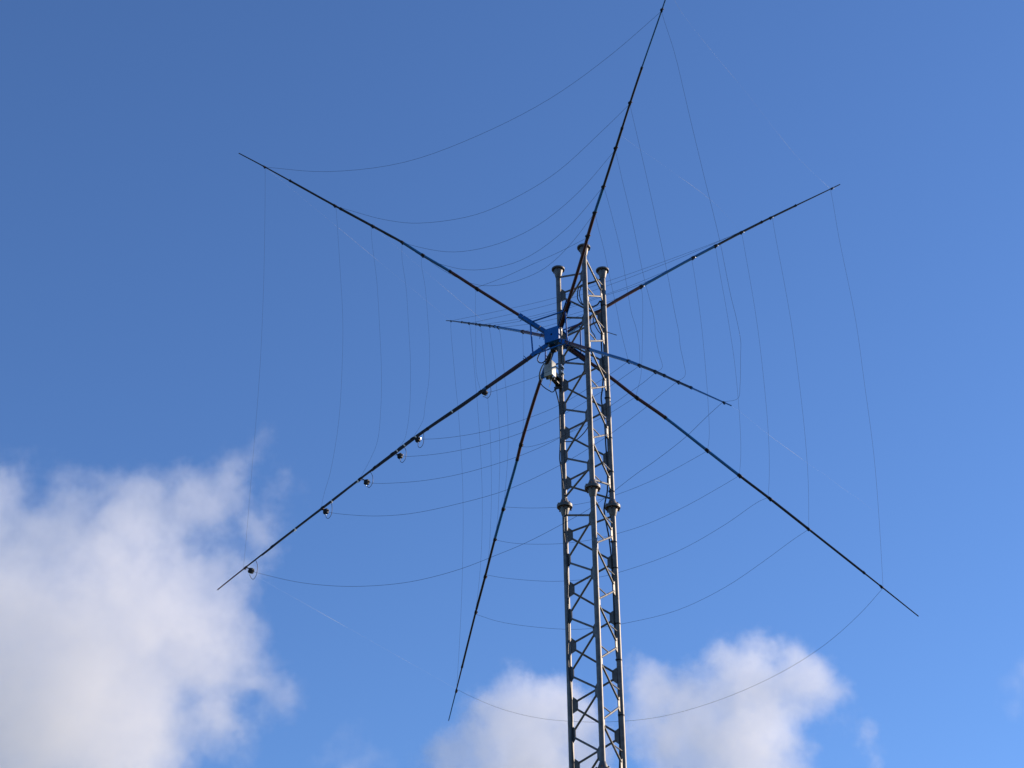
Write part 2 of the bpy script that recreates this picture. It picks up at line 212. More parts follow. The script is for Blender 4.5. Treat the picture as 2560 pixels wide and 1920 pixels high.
def spline(pts, sub=4):
    pts = [V(p) for p in pts]
    if len(pts) < 3: return pts
    out = []
    n = len(pts)
    for i in range(n-1):
        p1, p2 = pts[i], pts[i+1]
        p0 = pts[i-1] if i > 0 else p1*2 - p2
        p3 = pts[i+2] if i+2 < n else p2*2 - p1
        # centripetal parametrisation keeps uneven spacing from overshooting
        t0 = 0.0
        t1 = t0 + max((p1-p0).length, 1e-5)**0.5
        t2 = t1 + max((p2-p1).length, 1e-5)**0.5
        t3 = t2 + max((p3-p2).length, 1e-5)**0.5
        for k in range(sub):
            t = t1 + (t2-t1)*k/sub
            a1 = p0*((t1-t)/(t1-t0)) + p1*((t-t0)/(t1-t0))
            a2 = p1*((t2-t)/(t2-t1)) + p2*((t-t1)/(t2-t1))
            a3 = p2*((t3-t)/(t3-t2)) + p3*((t-t2)/(t3-t2))
            b1 = a1*((t2-t)/(t2-t0)) + a2*((t-t0)/(t2-t0))
            b2 = a2*((t3-t)/(t3-t1)) + a3*((t-t1)/(t3-t1))
            out.append(b1*((t2-t)/(t2-t1)) + b2*((t-t1)/(t2-t1)))
    out.append(pts[-1])
    return out

def tube(bm, pts, rad, sides=8, mat=0, cap=True, mats=None):
    """sweep a circle along pts; rad a number or one per point; mats one material index per segment."""
    pts = [V(p) for p in pts]
    n = len(pts)
    r = rad if isinstance(rad, (list, tuple)) else [rad]*n
    tang = []
    for i in range(n):
        a, b = pts[max(i-1, 0)], pts[min(i+1, n-1)]
        d = b - a
        tang.append(d.normalized() if d.length > 1e-9 else Vector((0, 0, 1)))
    ref = Vector((0, 0, 1)) if abs(tang[0].z) < 0.9 else Vector((1, 0, 0))
    nx = tang[0].cross(ref).normalized()
    rings = []
    for i in range(n):
        nx = (nx - tang[i]*nx.dot(tang[i])).normalized()
        ny = tang[i].cross(nx)
        rings.append([bm.verts.new(pts[i] + (nx*math.cos(2*math.pi*k/sides) + ny*math.sin(2*math.pi*k/sides))*r[i]) for k in range(sides)])
    for i in range(n-1):
        for k in range(sides):
            f = bm.faces.new((rings[i][k], rings[i][(k+1) % sides], rings[i+1][(k+1) % sides], rings[i+1][k]))
            f.material_index = mats[i] if mats else mat
    if cap:
        f = bm.faces.new(list(reversed(rings[0]))); f.material_index = mats[0] if mats else mat
        f = bm.faces.new(rings[-1]); f.material_index = mats[-1] if mats else mat
    return bm

def box(bm, c, ax, ay, az, sx, sy, sz, mat=0):
    """box centred at c with half-axes ax*sx/2 ..."""
    c = V(c)
    ax, ay, az = V(ax)*sx/2, V(ay)*sy/2, V(az)*sz/2
    v = [bm.verts.new(c + ax*i + ay*j + az*k) for i in (-1, 1) for j in (-1, 1) for k in (-1, 1)]
    for q in ((0, 1, 3, 2), (4, 6, 7, 5), (0, 4, 5, 1), (2, 3, 7, 6), (0, 2, 6, 4), (1, 5, 7, 3)):
        f = bm.faces.new([v[i] for i in q]); f.material_index = mat
    return bm

def bevelled(bm, w, seg=2):
    bmesh.ops.bevel(bm, geom=bm.edges[:], offset=w, segments=seg, affect='EDGES', profile=0.5)
    return bm

def NB(): return bmesh.new()

def along(pts, d):
    """point and direction at arc length d of a polyline"""
    for a, b in zip(pts, pts[1:]):
        l = (b-a).length
        if d <= l or b is pts[-1]:
            return a + (b-a)*(d/l), (b-a).normalized()
        d -= l

# ------------------------------------------------------------------ materials
def material(name, col, rough=0.5, metal=0.0, var=0.15, scale=30.0, bump=0.0, col2=None, rvar=0.1, spec=0.5, stretch=None):
    m = bpy.data.materials.new(name)
    m.use_nodes = True
    n, l = m.node_tree.nodes, m.node_tree.links
    b = n['Principled BSDF']
    b.inputs['Metallic'].default_value = metal
    b.inputs['Specular IOR Level'].default_value = spec
    tc = n.new('ShaderNodeTexCoord')
    mp = n.new('ShaderNodeMapping')
    if stretch: mp.inputs['Scale'].default_value = stretch
    nz = n.new('ShaderNodeTexNoise')
    nz.inputs['Scale'].default_value = scale
    nz.inputs['Detail'].default_value = 6.0
    nz.inputs['Roughness'].default_value = 0.65
    l.new(tc.outputs['Object'], mp.inputs['Vector'])
    l.new(mp.outputs['Vector'], nz.inputs['Vector'])
    rmp = n.new('ShaderNodeValToRGB')
    e = rmp.color_ramp.elements
    e[0].position, e[1].position = 0.3, 0.72
    c2 = col2 or tuple(min(1.0, c*(1+var)) for c in col)
    c1 = col if col2 else tuple(c*(1-var) for c in col)
    e[0].color, e[1].color = (*c1, 1), (*c2, 1)
    l.new(nz.outputs['Fac'], rmp.inputs['Fac'])
    l.new(rmp.outputs['Color'], b.inputs['Base Color'])
    mr = n.new('ShaderNodeMapRange')
    mr.inputs['To Min'].default_value = max(0.02, rough-rvar)
    mr.inputs['To Max'].default_value = min(1.0, rough+rvar)
    l.new(nz.outputs['Fac'], mr.inputs['Value'])
    l.new(mr.outputs['Result'], b.inputs['Roughness'])
    if bump:
        bp = n.new('ShaderNodeBump')
        bp.inputs['Strength'].default_value = bump
        bp.inputs['Distance'].default_value = 0.002
        l.new(nz.outputs['Fac'], bp.inputs['Height'])
        l.new(bp.outputs['Normal'], b.inputs['Normal'])
    return m

M = {}
M['steel'] = material('weathered_galvanised_steel', (0.078, 0.074, 0.070), 0.54, 0.78, 0.25, 14.0, 0.3, (0.20, 0.188, 0.172), 0.12)
M['rust'] = material('rusty_bolt_steel', (0.09, 0.035, 0.018), 0.7, 0.3, 0.4, 60.0, 0.3)
M['bright'] = material('bright_zinc_bolt', (0.72, 0.71, 0.68), 0.25, 0.9, 0.1, 40.0)
M['blue_paint'] = material('blue_hub_paint', (0.001, 0.085, 0.30), 0.45, 0.0, 0.18, 22.0, 0.15, (0.004, 0.13, 0.42), spec=0.3)
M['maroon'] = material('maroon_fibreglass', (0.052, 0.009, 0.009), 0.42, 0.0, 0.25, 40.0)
M['sunlit_maroon'] = material('sunlit_maroon_fibreglass', (0.085, 0.022, 0.014), 0.45, 0.0, 0.25, 40.0)  # the maroon fibreglass again, with sunlight put into a lighter, browner colour
M['blue_rod'] = material('blue_fibreglass', (0.004, 0.11, 0.28), 0.35, 0.0, 0.2, 40.0)
M['black_rod'] = material('black_fibreglass', (0.008, 0.008, 0.012), 0.4, 0.0, 0.3, 40.0)
M['black_plastic'] = material('black_plastic', (0.010, 0.010, 0.011), 0.62, 0.0, 0.3, 60.0, spec=0.25)
M['wire'] = material('insulated_wire', (0.010, 0.011, 0.016), 0.5, 0.0, 0.2, 80.0)
M['coax'] = material('black_coax_jacket', (0.012, 0.012, 0.013), 0.55, 0.0, 0.3, 50.0)
M['string'] = material('pale_nylon_line', (0.80, 0.80, 0.80), 0.3, 0.0, 0.1, 20.0)
M['tie'] = material('pale_cable_tie', (0.75, 0.73, 0.68), 0.4, 0.0, 0.1, 80.0)
M['enclosure'] = material('grey_white_enclosure', (0.33, 0.335, 0.30), 0.45, 0.0, 0.06, 25.0, 0.05)
M['gland'] = material('dark_gland', (0.02, 0.018, 0.015), 0.5, 0.0, 0.3, 60.0)
M['concrete'] = material('concrete', (0.30, 0.29, 0.27), 0.85, 0.0, 0.2, 6.0, 0.4)
M['grass'] = material('meadow', (0.045, 0.06, 0.022), 0.9, 0.0, 0.4, 0.35, 0.5, (0.10, 0.095, 0.045))

# ------------------------------------------------------------------ ground
bm = NB()
bmesh.ops.create_grid(bm, x_segments=24, y_segments=24, size=4000)
g = obj('ground', bm, M['grass'])
tag(g, kind='structure')

# ------------------------------------------------------------------ lattice tower
ZN = lambda n: 0.99*(12.676 - 0.632*n - 0.0028*n*(n-1)) + 0.016
FRONT, LEFT, RIGHT = 0, 1, 2
LEG_R = 0.030
tower = thing('lattice_tower', 'grey steel lattice mast with three tubular legs and flanged section joints, carrying the antenna', 'tower',
              (sum(l[0] for l in LEGS)/3, sum(l[1] for l in LEGS)/3, 0))
def leg_axis(i, z): return Vector((LEGS[i][0], LEGS[i][1], z))

def disc_stack(bm, p, prof, sides=24, mat=0):
    """lathe about the vertical through p: prof = (radius, z) pairs from bottom to top"""
    rings = [[bm.verts.new((p[0]+r*math.cos(2*math.pi*k/sides), p[1]+r*math.sin(2*math.pi*k/sides), z)) for k in range(sides)] for r, z in prof]
    for a, b in zip(rings, rings[1:]):
        for k in range(sides):
            f = bm.faces.new((a[k], a[(k+1) % sides], b[(k+1) % sides], b[k])); f.material_index = mat
    f = bm.faces.new(list(reversed(rings[0]))); f.material_index = mat
    f = bm.faces.new(rings[-1]); f.material_index = mat

PITCH_SEC = Z_TOP - Z_MID
joints = [Z_MID - PITCH_SEC*k for k in range(4) if Z_MID - PITCH_SEC*k > 0.5]
for i in range(3):
    bm = NB()
    tube(bm, [leg_axis(i, z) for z in (0.05, 3.0, 6.0, 9.0, 12.0, Z_TOP-0.015)], LEG_R, 20)
    lg = obj('leg', bm, M['steel'], tower, leg_axis(i, 0.05))
    # top flange: a disc on a flared collar, six bolt holes with bolts
    bm = NB()
    p = LEGS[i]
    z = Z_TOP
    disc_stack(bm, p, [(LEG_R+0.0015, z-0.108), (0.036, z-0.098), (0.056, z-0.004), (0.056, z)])
    disc_stack(bm, p, [(0.0765, z+0.001), (0.079, z+0.004), (0.079, z+0.020), (0.0765, z+0.023)])
    for k in range(6):
        a = k*math.pi/3 + 0.3
        bp = Vector((p[0]+0.067*math.cos(a), p[1]+0.067*math.sin(a), 0))
        tube(bm, [bp+Vector((0, 0, z-0.012)), bp+Vector((0, 0, z+0.002))], 0.009, 6, 1)
    obj('flange', bm, [M['steel'], M['rust']], lg)
    for zj in joints:
        bm = NB()
        disc_stack(bm, p, [(LEG_R+0.0015, zj-0.115), (0.036, zj-0.105), (0.058, zj-0.022), (0.058, zj-0.018)])
        disc_stack(bm, p, [(0.084, zj-0.018), (0.087, zj-0.015), (0.087, zj-0.001)])
        disc_stack(bm, p, [(0.087, zj+0.001), (0.087, zj+0.016), (0.084, zj+0.019)])
        disc_stack(bm, p, [(0.058, zj+0.019), (0.058, zj+0.023), (0.036, zj+0.085), (LEG_R+0.0015, zj+0.095)])
        for k in range(6):
            a = k*math.pi/3 + 0.3
            bp = Vector((p[0]+0.071*math.cos(a), p[1]+0.071*math.sin(a), 0))
            tube(bm, [bp+Vector((0, 0, zj-0.040)), bp+Vector((0, 0, zj-0.016))], 0.010, 6, 1)
            tube(bm, [bp+Vector((0, 0, zj+0.017)), bp+Vector((0, 0, zj+0.034))], 0.010, 6, 1)
        obj('flange', bm, [M['steel'], M['rust']], lg)

def near_joint(z): return any(abs(z-j) < 0.13 for j in joints) or z > Z_TOP-0.14

def node_points(i, j, z):
    """upper and lower corners of the gusset on leg i towards leg j"""
    e = (leg_axis(j, 0)-leg_axis(i, 0)).normalized()
    if near_joint(z):
        zz = z if z < Z_TOP-0.14 else Z_TOP-0.115
        jj = [q for q in joints if abs(zz-q) < 0.13]
        if jj: return leg_axis(i, jj[0]+0.11)+e*0.026, leg_axis(i, jj[0]-0.12)+e*0.026
        return leg_axis(i, zz)+e*0.026, leg_axis(i, zz)+e*0.026
    return leg_axis(i, z+0.046)+e*0.074, leg_axis(i, z-0.046)+e*0.074

def gusset(i, j, z):
    e = (leg_axis(j, 0)-leg_axis(i, 0)).normalized()
    nrm = Vector((-e.y, e.x, 0))
    prof = [(0.022, -0.088), (0.034, -0.088), (0.083, -0.052), (0.083, 0.052), (0.034, 0.088), (0.022, 0.088)]
    bm = NB()
    c = leg_axis(i, z)
    a = [bm.verts.new(c + e*x + Vector((0, 0, y)) + nrm*0.0045) for x, y in prof]
    b = [bm.verts.new(c + e*x + Vector((0, 0, y)) - nrm*0.0045) for x, y in prof]
    bm.faces.new(a); bm.faces.new(list(reversed(b)))
    for k in range(6):
        bm.faces.new((a[k], b[k], b[(k+1) % 6], a[(k+1) % 6]))
    return obj('gusset_plate', bm, M['steel'], tower, c, smooth=False)

BR = 0.0115
faces = ((FRONT, LEFT), (RIGHT, FRONT), (LEFT, RIGHT))      # first leg has nodes at whole bays, second at half bays
LAST = 9.5
low = NB()
for (i, j) in faces:
    n = -1.5
    while n < LAST+9.5:
        whole = abs(n-round(n)) < 0.1
        a, b = (i, j) if whole else (j, i)
        z0, z1 = ZN(n), ZN(n+0.5)
        if z1 < 0.4: break
        up0_, lo0 = node_points(a, b, z0)
        up1, lo1 = node_points(b, a, z1)
        e = (up1-lo0).normalized()
        if n < LAST:
            if not near_joint(z0): gusset(a, b, z0)
            bm = NB(); tube(bm, [lo0-e*0.012, up1+e*0.012], BR, 10)
            obj('brace', bm, M['steel'], tower, (lo0+up1)/2)
            if (i, j) == (RIGHT, FRONT):            # climbing rungs on the sunlit face, from the leg to the middle of each brace
                mid = (lo0+up1)/2
                leg_i = FRONT if whole else RIGHT
                st = leg_axis(leg_i, mid.z)
                d = (Vector((mid.x, mid.y, mid.z))-st).normalized()
                bm = NB(); tube(bm, [st+d*0.025, mid+d*0.004], 0.0075, 8)
                obj('rung', bm, M['steel'], tower, mid)
        else:
            tube(low, [lo0-e*0.012, up1+e*0.012], BR, 8)
        n += 0.5
lowo = obj('lower_bracing', low, M['steel'], tower)
lowo['kind'] = 'stuff'
bm = NB()
box(bm, (tower.location.x, tower.location.y, 0.02), (1, 0, 0), (0, 1, 0), (0, 0, 1), 1.4, 1.4, 0.30)
bevelled(bm, 0.02)
obj('footing', bm, M['concrete'], tower)
bm = NB()
tube(bm, [STUB[0], STUB[1]], 0.0045, 8)
obj('stub_rod', bm, M['steel'], tower)

# ------------------------------------------------------------------ quad antenna
HUB = V(HUB); BOOM = V(BOOM); ACROSS = V(ACROSS); UP = Vector((0, 0, 1))
antenna = thing('quad_antenna', 'large multiband wire quad antenna with eight fibreglass spreaders radiating from a blue hub', 'antenna', HUB)
# hub: welded box of blue plates, open towards the right so that the tower leg runs through it
HS, HD, T = 0.093, 0.118, 0.010
bm = NB()
ring, hole = [], []
for k in range(24):                                     # front plate with a round hole
    a = 2*math.pi*k/24 + math.pi/4
    ca, sa = math.cos(a), math.sin(a)
    s = HS/max(abs(ca), abs(sa))
    ring.append((ca*s, sa*s)); hole.append((ca*0.0135, sa*0.0135))
for side in (0, 1):
    o_ = -BOOM*(HD - side*T)
    rv = [bm.verts.new(HUB + o_ + ACROSS*x + UP*y) for x, y in ring]
    hv = [bm.verts.new(HUB + o_ + ACROSS*x + UP*y) for x, y in hole]
    for k in range(24):
        bm.faces.new((rv[k], rv[(k+1) % 24], hv[(k+1) % 24], hv[k]))
    if side: 
        for k in range(24):
            bm.faces.new((rv0[k], rv0[(k+1) % 24], rv[(k+1) % 24], rv[k]))
            bm.faces.new((hv0[k], hv0[(k+1) % 24], hv[(k+1) % 24], hv[k]))
    rv0, hv0 = rv, hv
bd2 = 2*HD - 0.024
box(bm, HUB + UP*(HS-T/2+0.002), ACROSS, BOOM, UP, 2*HS-0.006, bd2, T)
box(bm, HUB - UP*(HS-T/2+0.002), ACROSS, BOOM, UP, 2*HS-0.006, bd2, T)
box(bm, HUB + BOOM*(HD-T/2), ACROSS, BOOM, UP, 2*HS, T, 2*HS)
box(bm, HUB - ACROSS*(HS-T/2-0.004), ACROSS, BOOM, UP, T, bd2-0.004, 2*HS-0.03)
box(bm, HUB - BOOM*(HD-0.018) + ACROSS*(HS-0.002), ACROSS, BOOM, UP, 0.012, 0.030, 2*HS-0.03)
hub = obj('hub', bm, M['blue_paint'], antenna, smooth=False)
for (a_, b_, z_) in ((HS+0.004, -0.06, 0.055), (HS+0.004, -0.03, -0.06), (0.02, -0.075, -HS-0.006), (-0.06, -0.08, -HS-0.006)):
    bm = NB()
    c0 = HUB + ACROSS*a_ + BOOM*b_ + UP*z_
    d = ACROSS if abs(a_) > HS else UP
    tube(bm, [c0-d*0.012, c0+d*0.010], 0.008, 6)
    obj('bolt', bm, M['bright'], hub, c0)
bm = NB()
box(bm, HUB - UP*(HS+0.045) - BOOM*0.02 - ACROSS*0.03, ACROSS, BOOM, UP, 0.05, 0.06, 0.075)
obj('mounting_block', bm, M['black_plastic'], hub)

SECT = {  # arc lengths where maroon base, blue, black and tip sections end, and the tip colour
 'A': (1.52, 2.20, 9.0, 2), 'B': (1.60, 1.92, 3.34, 1), 'C': (1.33, 2.55, 9.0, 2), 'D': (1.25, 2.30, 9.0, 2),
 'E': (1.10, 1.15, 4.66, 0), 'F': (1.56, 2.61, 4.66, 1), 'G': (1.12, 2.50, 3.85, 1), 'H': (1.60, 2.68, 9.0, 2)}
ATT = {}
ARM = {}
for key in 'ABCDEFGH':
    raw, att = SPREADERS[key]
    raw = [V(p) for p in raw]; att = [V(p) for p in att]
    ATT[key] = att
    line = spline(raw, 4)
    # densify by arc length and cut into telescoping sections
    total = sum((b-a).length for a, b in zip(line, line[1:]))
    s0, s1, s2, tipm = SECT[key]
    mid2 = (s1 + min(s2, total-0.6))/2
    stops = sorted(set([0.17] + [x for x in (s0, s1, mid2, s2) if x < total-0.05]))
    def rad(d):
        if d < s0: return 0.0185 if key in 'AE' else 0.0200
        if d < s1: return 0.0175
        if d < mid2: return 0.0150
        if d < min(s2, total-0.75): return 0.0126
        return 0.0090 - 0.0028*min(1.0, max(0.0, (d-(total-0.7))/0.7))
    def mat(d):
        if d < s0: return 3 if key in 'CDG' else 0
        if d < s1: return 1
        if d < s2: return 2
        return {0: 0, 1: 1, 2: 2}[tipm]
    ds = [0.17]
    while ds[-1] < total-0.06: ds.append(ds[-1]+0.06)
    ds.append(total-1e-4)
    extra = []
    for x in (s0, s1, mid2, min(s2, total-0.75)):
        if 0.2 < x < total-0.05: extra += [x-0.001, x+0.001]
    ds = sorted(d for d in ds if all(abs(d-x) > 0.004 for x in extra)) + extra
    ds.sort()
    pts = [along(line, d)[0] for d in ds]
    bm = NB()
    tube(bm, pts, [rad(d) for d in ds], 12, mats=[mat((a+b)/2) for a, b in zip(ds, ds[1:])])
    sprd = obj('spreader', bm, [M['maroon'], M['blue_rod'], M['black_rod'], M['sunlit_maroon']], antenna, pts[0])
    # a dark clamp with an eye where each loop wire is tied on, plus a hose clamp at each telescoping joint
    def nearest(p):
        best = min(range(len(ds)), key=lambda k: (pts[k]-p).length)
        return ds[best]
    for w_i, p in enumerate(att):
        d = nearest(p)
        c0, t = along(line, d)
        r_ = rad(d)
        bm = NB()
        tube(bm, [c0-t*0.022, c0-t*0.017, c0+t*0.017, c0+t*0.022], [r_+0.001, r_+0.0035, r_+0.0035, r_+0.001], 12)
        side = t.cross(UP).normalized()
        box(bm, c0 - UP*(r_+0.007), t, side, UP, 0.020, 0.012, 0.016)
        box(bm, c0 + side*(r_+0.005), t, side, UP, 0.016, 0.012, 0.010)
        cl = obj('wire_clamp', bm, M['black_plastic'], sprd, c0, smooth=False)
        bm = NB()
        tube(bm, [c0+ACROSS*(r_+0.004)-UP*0.010, c0+ACROSS*(r_+0.012)-UP*0.010], 0.006, 8)
        bmesh.ops.translate(bm, verts=bm.verts, vec=t*0.012)
        # the bright screw head belongs to the clamp's own mesh
        me2 = bpy.data.meshes.new('wire_clamp_screw')
        cl.data.materials.append(M['bright'] if key == 'C' else M['rust'])
        tmp = bmesh.new(); tmp.from_mesh(cl.data)
        base = origin(cl)
        vm = {v: tmp.verts.new(v.co-base) for v in bm.verts}
        for f in bm.faces:
            nf = tmp.faces.new([vm[v] for v in f.verts]); nf.material_index = 1
        tmp.to_mesh(cl.data); tmp.free(); bm.free()
        bpy.data.meshes.remove(me2)
    for x in (s0, s1, mid2, min(s2, total-0.75)):
        if x > total-0.05: continue
        if any(abs(x-nearest(p)) < 0.06 for p in att): continue
        c0, t = along(line, x)
        bm = NB()
        tube(bm, [c0-t*0.014, c0+t*0.014], rad(x-0.01)+0.002, 12)
        side = t.cross(UP).normalized()
        box(bm, c0 + UP*(rad(x-0.01)+0.004), t, side, UP, 0.012, 0.014, 0.009)
        obj('hose_clamp', bm, M['black_plastic'], sprd, c0, smooth=False)
    # blue arm of the hub that carries this spreader
    p0, t = along(line, 0.10)
    p1, t = along(line, 0.52)
    t = (p1-p0).normalized()
    side = t.cross(UP).normalized(); upv = side.cross(t)
    ARM[key] = (HUB, t, side, upv)
    bm = NB()
    a0, a1 = {'G': (0.15, 0.33), 'A': (0.13, 0.53), 'E': (0.13, 0.40), 'B': (0.15, 0.50)}.get(key, (0.15, 0.50))
    mid_, ln = HUB + t*(a0+a1)/2, a1-a0
    if key in 'AEG':                                    # square sleeve round the spreader root
        for sg_ in (-1, 1):
            box(bm, mid_ + side*sg_*0.0205, t, side, upv, ln, 0.003, 0.044)
            box(bm, mid_ + upv*sg_*0.0205, t, side, upv, ln-0.004, 0.037, 0.003)
    else:                                               # open angle rail
        lay = 0.026 if key in 'BDH' else -0.026
        if key in 'BH': box(bm, mid_ + side*(-0.028), t, side, upv, ln, 0.005, 0.045)
        box(bm, mid_ + upv*lay, t, side, upv, ln, 0.050, 0.006)
    arm = obj('hub_arm', bm, M['blue_paint'], antenna, mid_, smooth=False)
    for d in (0.24, 0.48):
        bm = NB()
        c0 = HUB + t*d
        us = [c0 + side*(0.027*math.cos(a)) + upv*(0.030*math.sin(a)) for a in [math.pi*(k/10) for k in range(11)]]
        if key in 'EFGH': us = [c0*2 - p for p in us]
        sgn = -1 if key in 'EFGH' else 1
        us = [us[0]-upv*sgn*0.045] + us + [us[-1]-upv*sgn*0.045]
        tube(bm, us, 0.0045, 8)
        obj('clamp_bolt', bm, M['blue_paint'] if d > 0.4 else M['steel'], arm, c0)

for a, b in ('AB', 'AE', 'BG', 'EG', 'CH', 'FH', 'CD', 'DF'):
    pa = HUB + ARM[a][1]*0.37; pb = HUB + ARM[b][1]*0.37
    bm = NB()
    tube(bm, [pa, pb], 0.0095, 10)
    obj('hub_strut', bm, M['blue_paint'], antenna, (pa+pb)/2)

# wire loops: one closed loop of wire per band on the near and on the far set of spreaders
for order in (('A', 'B', 'G', 'E'), ('D', 'C', 'H', 'F')):
    for band in ('20', '17', '15', '12', '10', '6'):
        bm = NB()
        for a, b in zip(order, order[1:]+order[:1]):
            key = a+b+band if a+b+band in WIRES else b+a+band
            pts = spline(WIRES[key], 5)
            horiz = a+b in ('AB', 'GE', 'DC', 'HF')
            tube(bm, pts, WIRE_R if horiz else WIRE_R*(0.62 if a+b == 'EA' else 0.8), 6)
        obj('wire_loop', bm, M['wire'], antenna, HUB)

rnd_s = random.Random(11)
for pts in (STRING_AD, STRING_EF, STRING_BC, STRING_AD2, STRING_BC2, STRING_GH):
    bm = NB()
    # a nylon line whose uneven thickness stands in for broken sun glints along it
    line = spline(pts, 5)
    total = sum((b-a).length for a, b in zip(line, line[1:]))
    n_ = int(total/0.06)
    lp = [along(line, min(total-1e-4, total*k/n_))[0] for k in range(n_+1)]
    ph = rnd_s.uniform(0, 6)
    lr = [STRING_R*(0.35 + 1.3*max(0.0, math.sin(k*0.062+ph)*math.sin(k*0.171+2*ph)+0.25*math.sin(k*0.53))) for k in range(n_+1)]
    tube(bm, lp, lr, 5)
    obj('guy_line', bm, M['string'], antenna, V(pts[0]))

# feed boxes hung beside the lower left spreader, each with a loop of coax and a connector
lineE = spline([V(p) for p in SPREADERS['E'][0]], 4)
tE = (lineE[-1]-lineE[0]).normalized()
rnd = random.Random(3)
for k, p in enumerate(FEED_BOXES):
    c0 = V(p)
    ang = rnd.uniform(-0.6, 0.6)
    ax = (ACROSS*math.cos(ang) + UP*math.sin(ang)).normalized()
    az = (UP*math.cos(ang) - ACROSS*math.sin(ang)).normalized()
    bm = NB()
    box(bm, c0, ax, BOOM, az, 0.054, 0.045, 0.056)
    bevelled(bm, 0.009, 2)
    fb = obj('feed_box', bm, M['black_plastic'], antenna, c0)
    bm = NB()
    tube(bm, [c0-az*0.027, c0-az*0.046], 0.0055, 8)
    obj('connector', bm, M['bright'], fb, c0-az*0.03)
    bm = NB()
    tube(bm, [c0+ax*0.026+az*0.004, c0+ax*0.044-az*0.002], [0.009, 0.006], 8)
    obj('wire_terminal', bm, M['bright'] if k == 4 else M['gland'], fb, c0+ax*0.03)
    # tie to the spreader
    d = (c0-HUB).length
    top, _ = along(lineE, d+0.02)
    bm = NB()
    tube(bm, [c0-ax*0.02+az*0.02, top], 0.006, 6)
    obj('strap', bm, M['black_plastic'], fb, c0)
    # pigtail: down from the feed line, round a loop, up into the box
    e0, _ = along(lineE, max(0.5, d-0.115))
    L_ = (0.082, 0.070, 0.052, 0.066, 0.088, 0.058)[k]
    pig = [e0, c0+ACROSS*0.078+UP*0.05, c0+ACROSS*0.082-UP*0.02, c0+ACROSS*0.068-UP*L_, c0+ACROSS*0.035-UP*(L_+0.025), c0+ACROSS*0.008-UP*(L_+0.002), c0-az*0.048]
    bm = NB()
    tube(bm, spline(pig, 6), 0.0030, 8)
    obj('pigtail', bm, M['coax'], fb, c0)

# coax feed lines strapped under the lower left spreader, with pale cable ties
for off, r_ in ((Vector((0.012, -0.012, -0.030)), 0.0075), (Vector((-0.006, -0.014, -0.033)), 0.0065)):
    endd = 4.45 if r_ < 0.007 else 2.9
    pts, d = [], 0.30
    while d < endd:
        c0, t = along(lineE, d)
        k = max(0.35, 1-0.14*d)
        pts.append(c0 + off*k + Vector((0, 0, 0.004*math.sin(d*7.0+r_*900))))
        d += 0.12
    bm = NB()
    tube(bm, spline(pts, 2), r_, 8)
    fl = obj('feed_line', bm, M['coax'], antenna, pts[0])
    if r_ < 0.007:
        for d in (1.62, 1.98, 2.16, 2.33, 2.44, 2.70, 3.02, 3.40, 3.92):
            c0, t = along(lineE, d)
            bm = NB()
            k = max(0.35, 1-0.14*d)
            tube(bm, [c0-t*0.006+off*k*0.5, c0+t*0.006+off*k*0.5], 0.021 if d < 2.5 else 0.017, 10)
            box(bm, c0+off*k-UP*0.008, t, t.cross(UP).normalized(), UP, 0.012, 0.010, 0.016)
            obj('cable_tie', bm, M['tie'] if d not in (1.98, 2.70) else M['black_plastic'], fl, c0)

# ------------------------------------------------------------------ relay box on the left leg
RB = V(RELAY)
relay = thing('relay_box', 'pale grey weatherproof box clamped to the left tower leg just under the blue hub', 'junction box', RB)
bm = NB()
box(bm, RB, ACROSS, BOOM, UP, 0.094, 0.086, 0.185)
bevelled(bm, 0.006, 2)
obj('enclosure', bm, M['enclosure'], relay)
bm = NB()
box(bm, RB+ACROSS*0.054, ACROSS, BOOM, UP, 0.016, 0.098, 0.197)
bevelled(bm, 0.004, 2)
obj('lid', bm, M['enclosure'], relay)
legp = leg_axis(LEFT, RB.z)
d = legp-RB; d.z = 0
bm = NB()
box(bm, RB+d*0.55+Vector((0, 0, 0.02)), d.normalized(), d.normalized().cross(UP), UP, d.length*0.75, 0.05, 0.012)
box(bm, RB+d*0.55-Vector((0, 0, 0.06)), d.normalized(), d.normalized().cross(UP), UP, d.length*0.75, 0.05, 0.012)
box(bm, RB+d*0.78-Vector((0, 0, 0.02)), d.normalized(), d.normalized().cross(UP), UP, 0.012, 0.085, 0.16)
obj('bracket', bm, M['gland'], relay)
for zz in RELAY_BOLTS:
    bm = NB()
    c0 = leg_axis(LEFT, zz)
    dn = d.normalized(); sd = dn.cross(UP)
    us = [c0 + sd*(0.036*math.cos(a)) + dn*(0.036*math.sin(a)) for a in [math.pi*k/12 for k in range(13)]]
    us = [us[0]-dn*0.075] + us + [us[-1]-dn*0.075]
    tube(bm, us, 0.006, 8)
    for sgn in (-1, 1):
        tube(bm, [c0+sd*0.036*sgn-dn*0.052, c0+sd*0.036*sgn-dn*0.040], 0.012, 6)
    obj('clamp_bolt', bm, M['bright'], relay, c0)
for k, (a_, b_) in enumerate(((-0.02, -0.02), (0.025, 0.0), (0.0, 0.03), (0.045, 0.02), (0.06, -0.02))):
    bm = NB()
    c0 = RB + ACROSS*a_ + BOOM*b_ - UP*0.092
    tube(bm, [c0, c0-UP*(0.028+0.008*(k % 2))], 0.012, 8)
    obj('cable_gland', bm, M['gland'] if k not in (2, 4) else M['bright'], relay, c0)
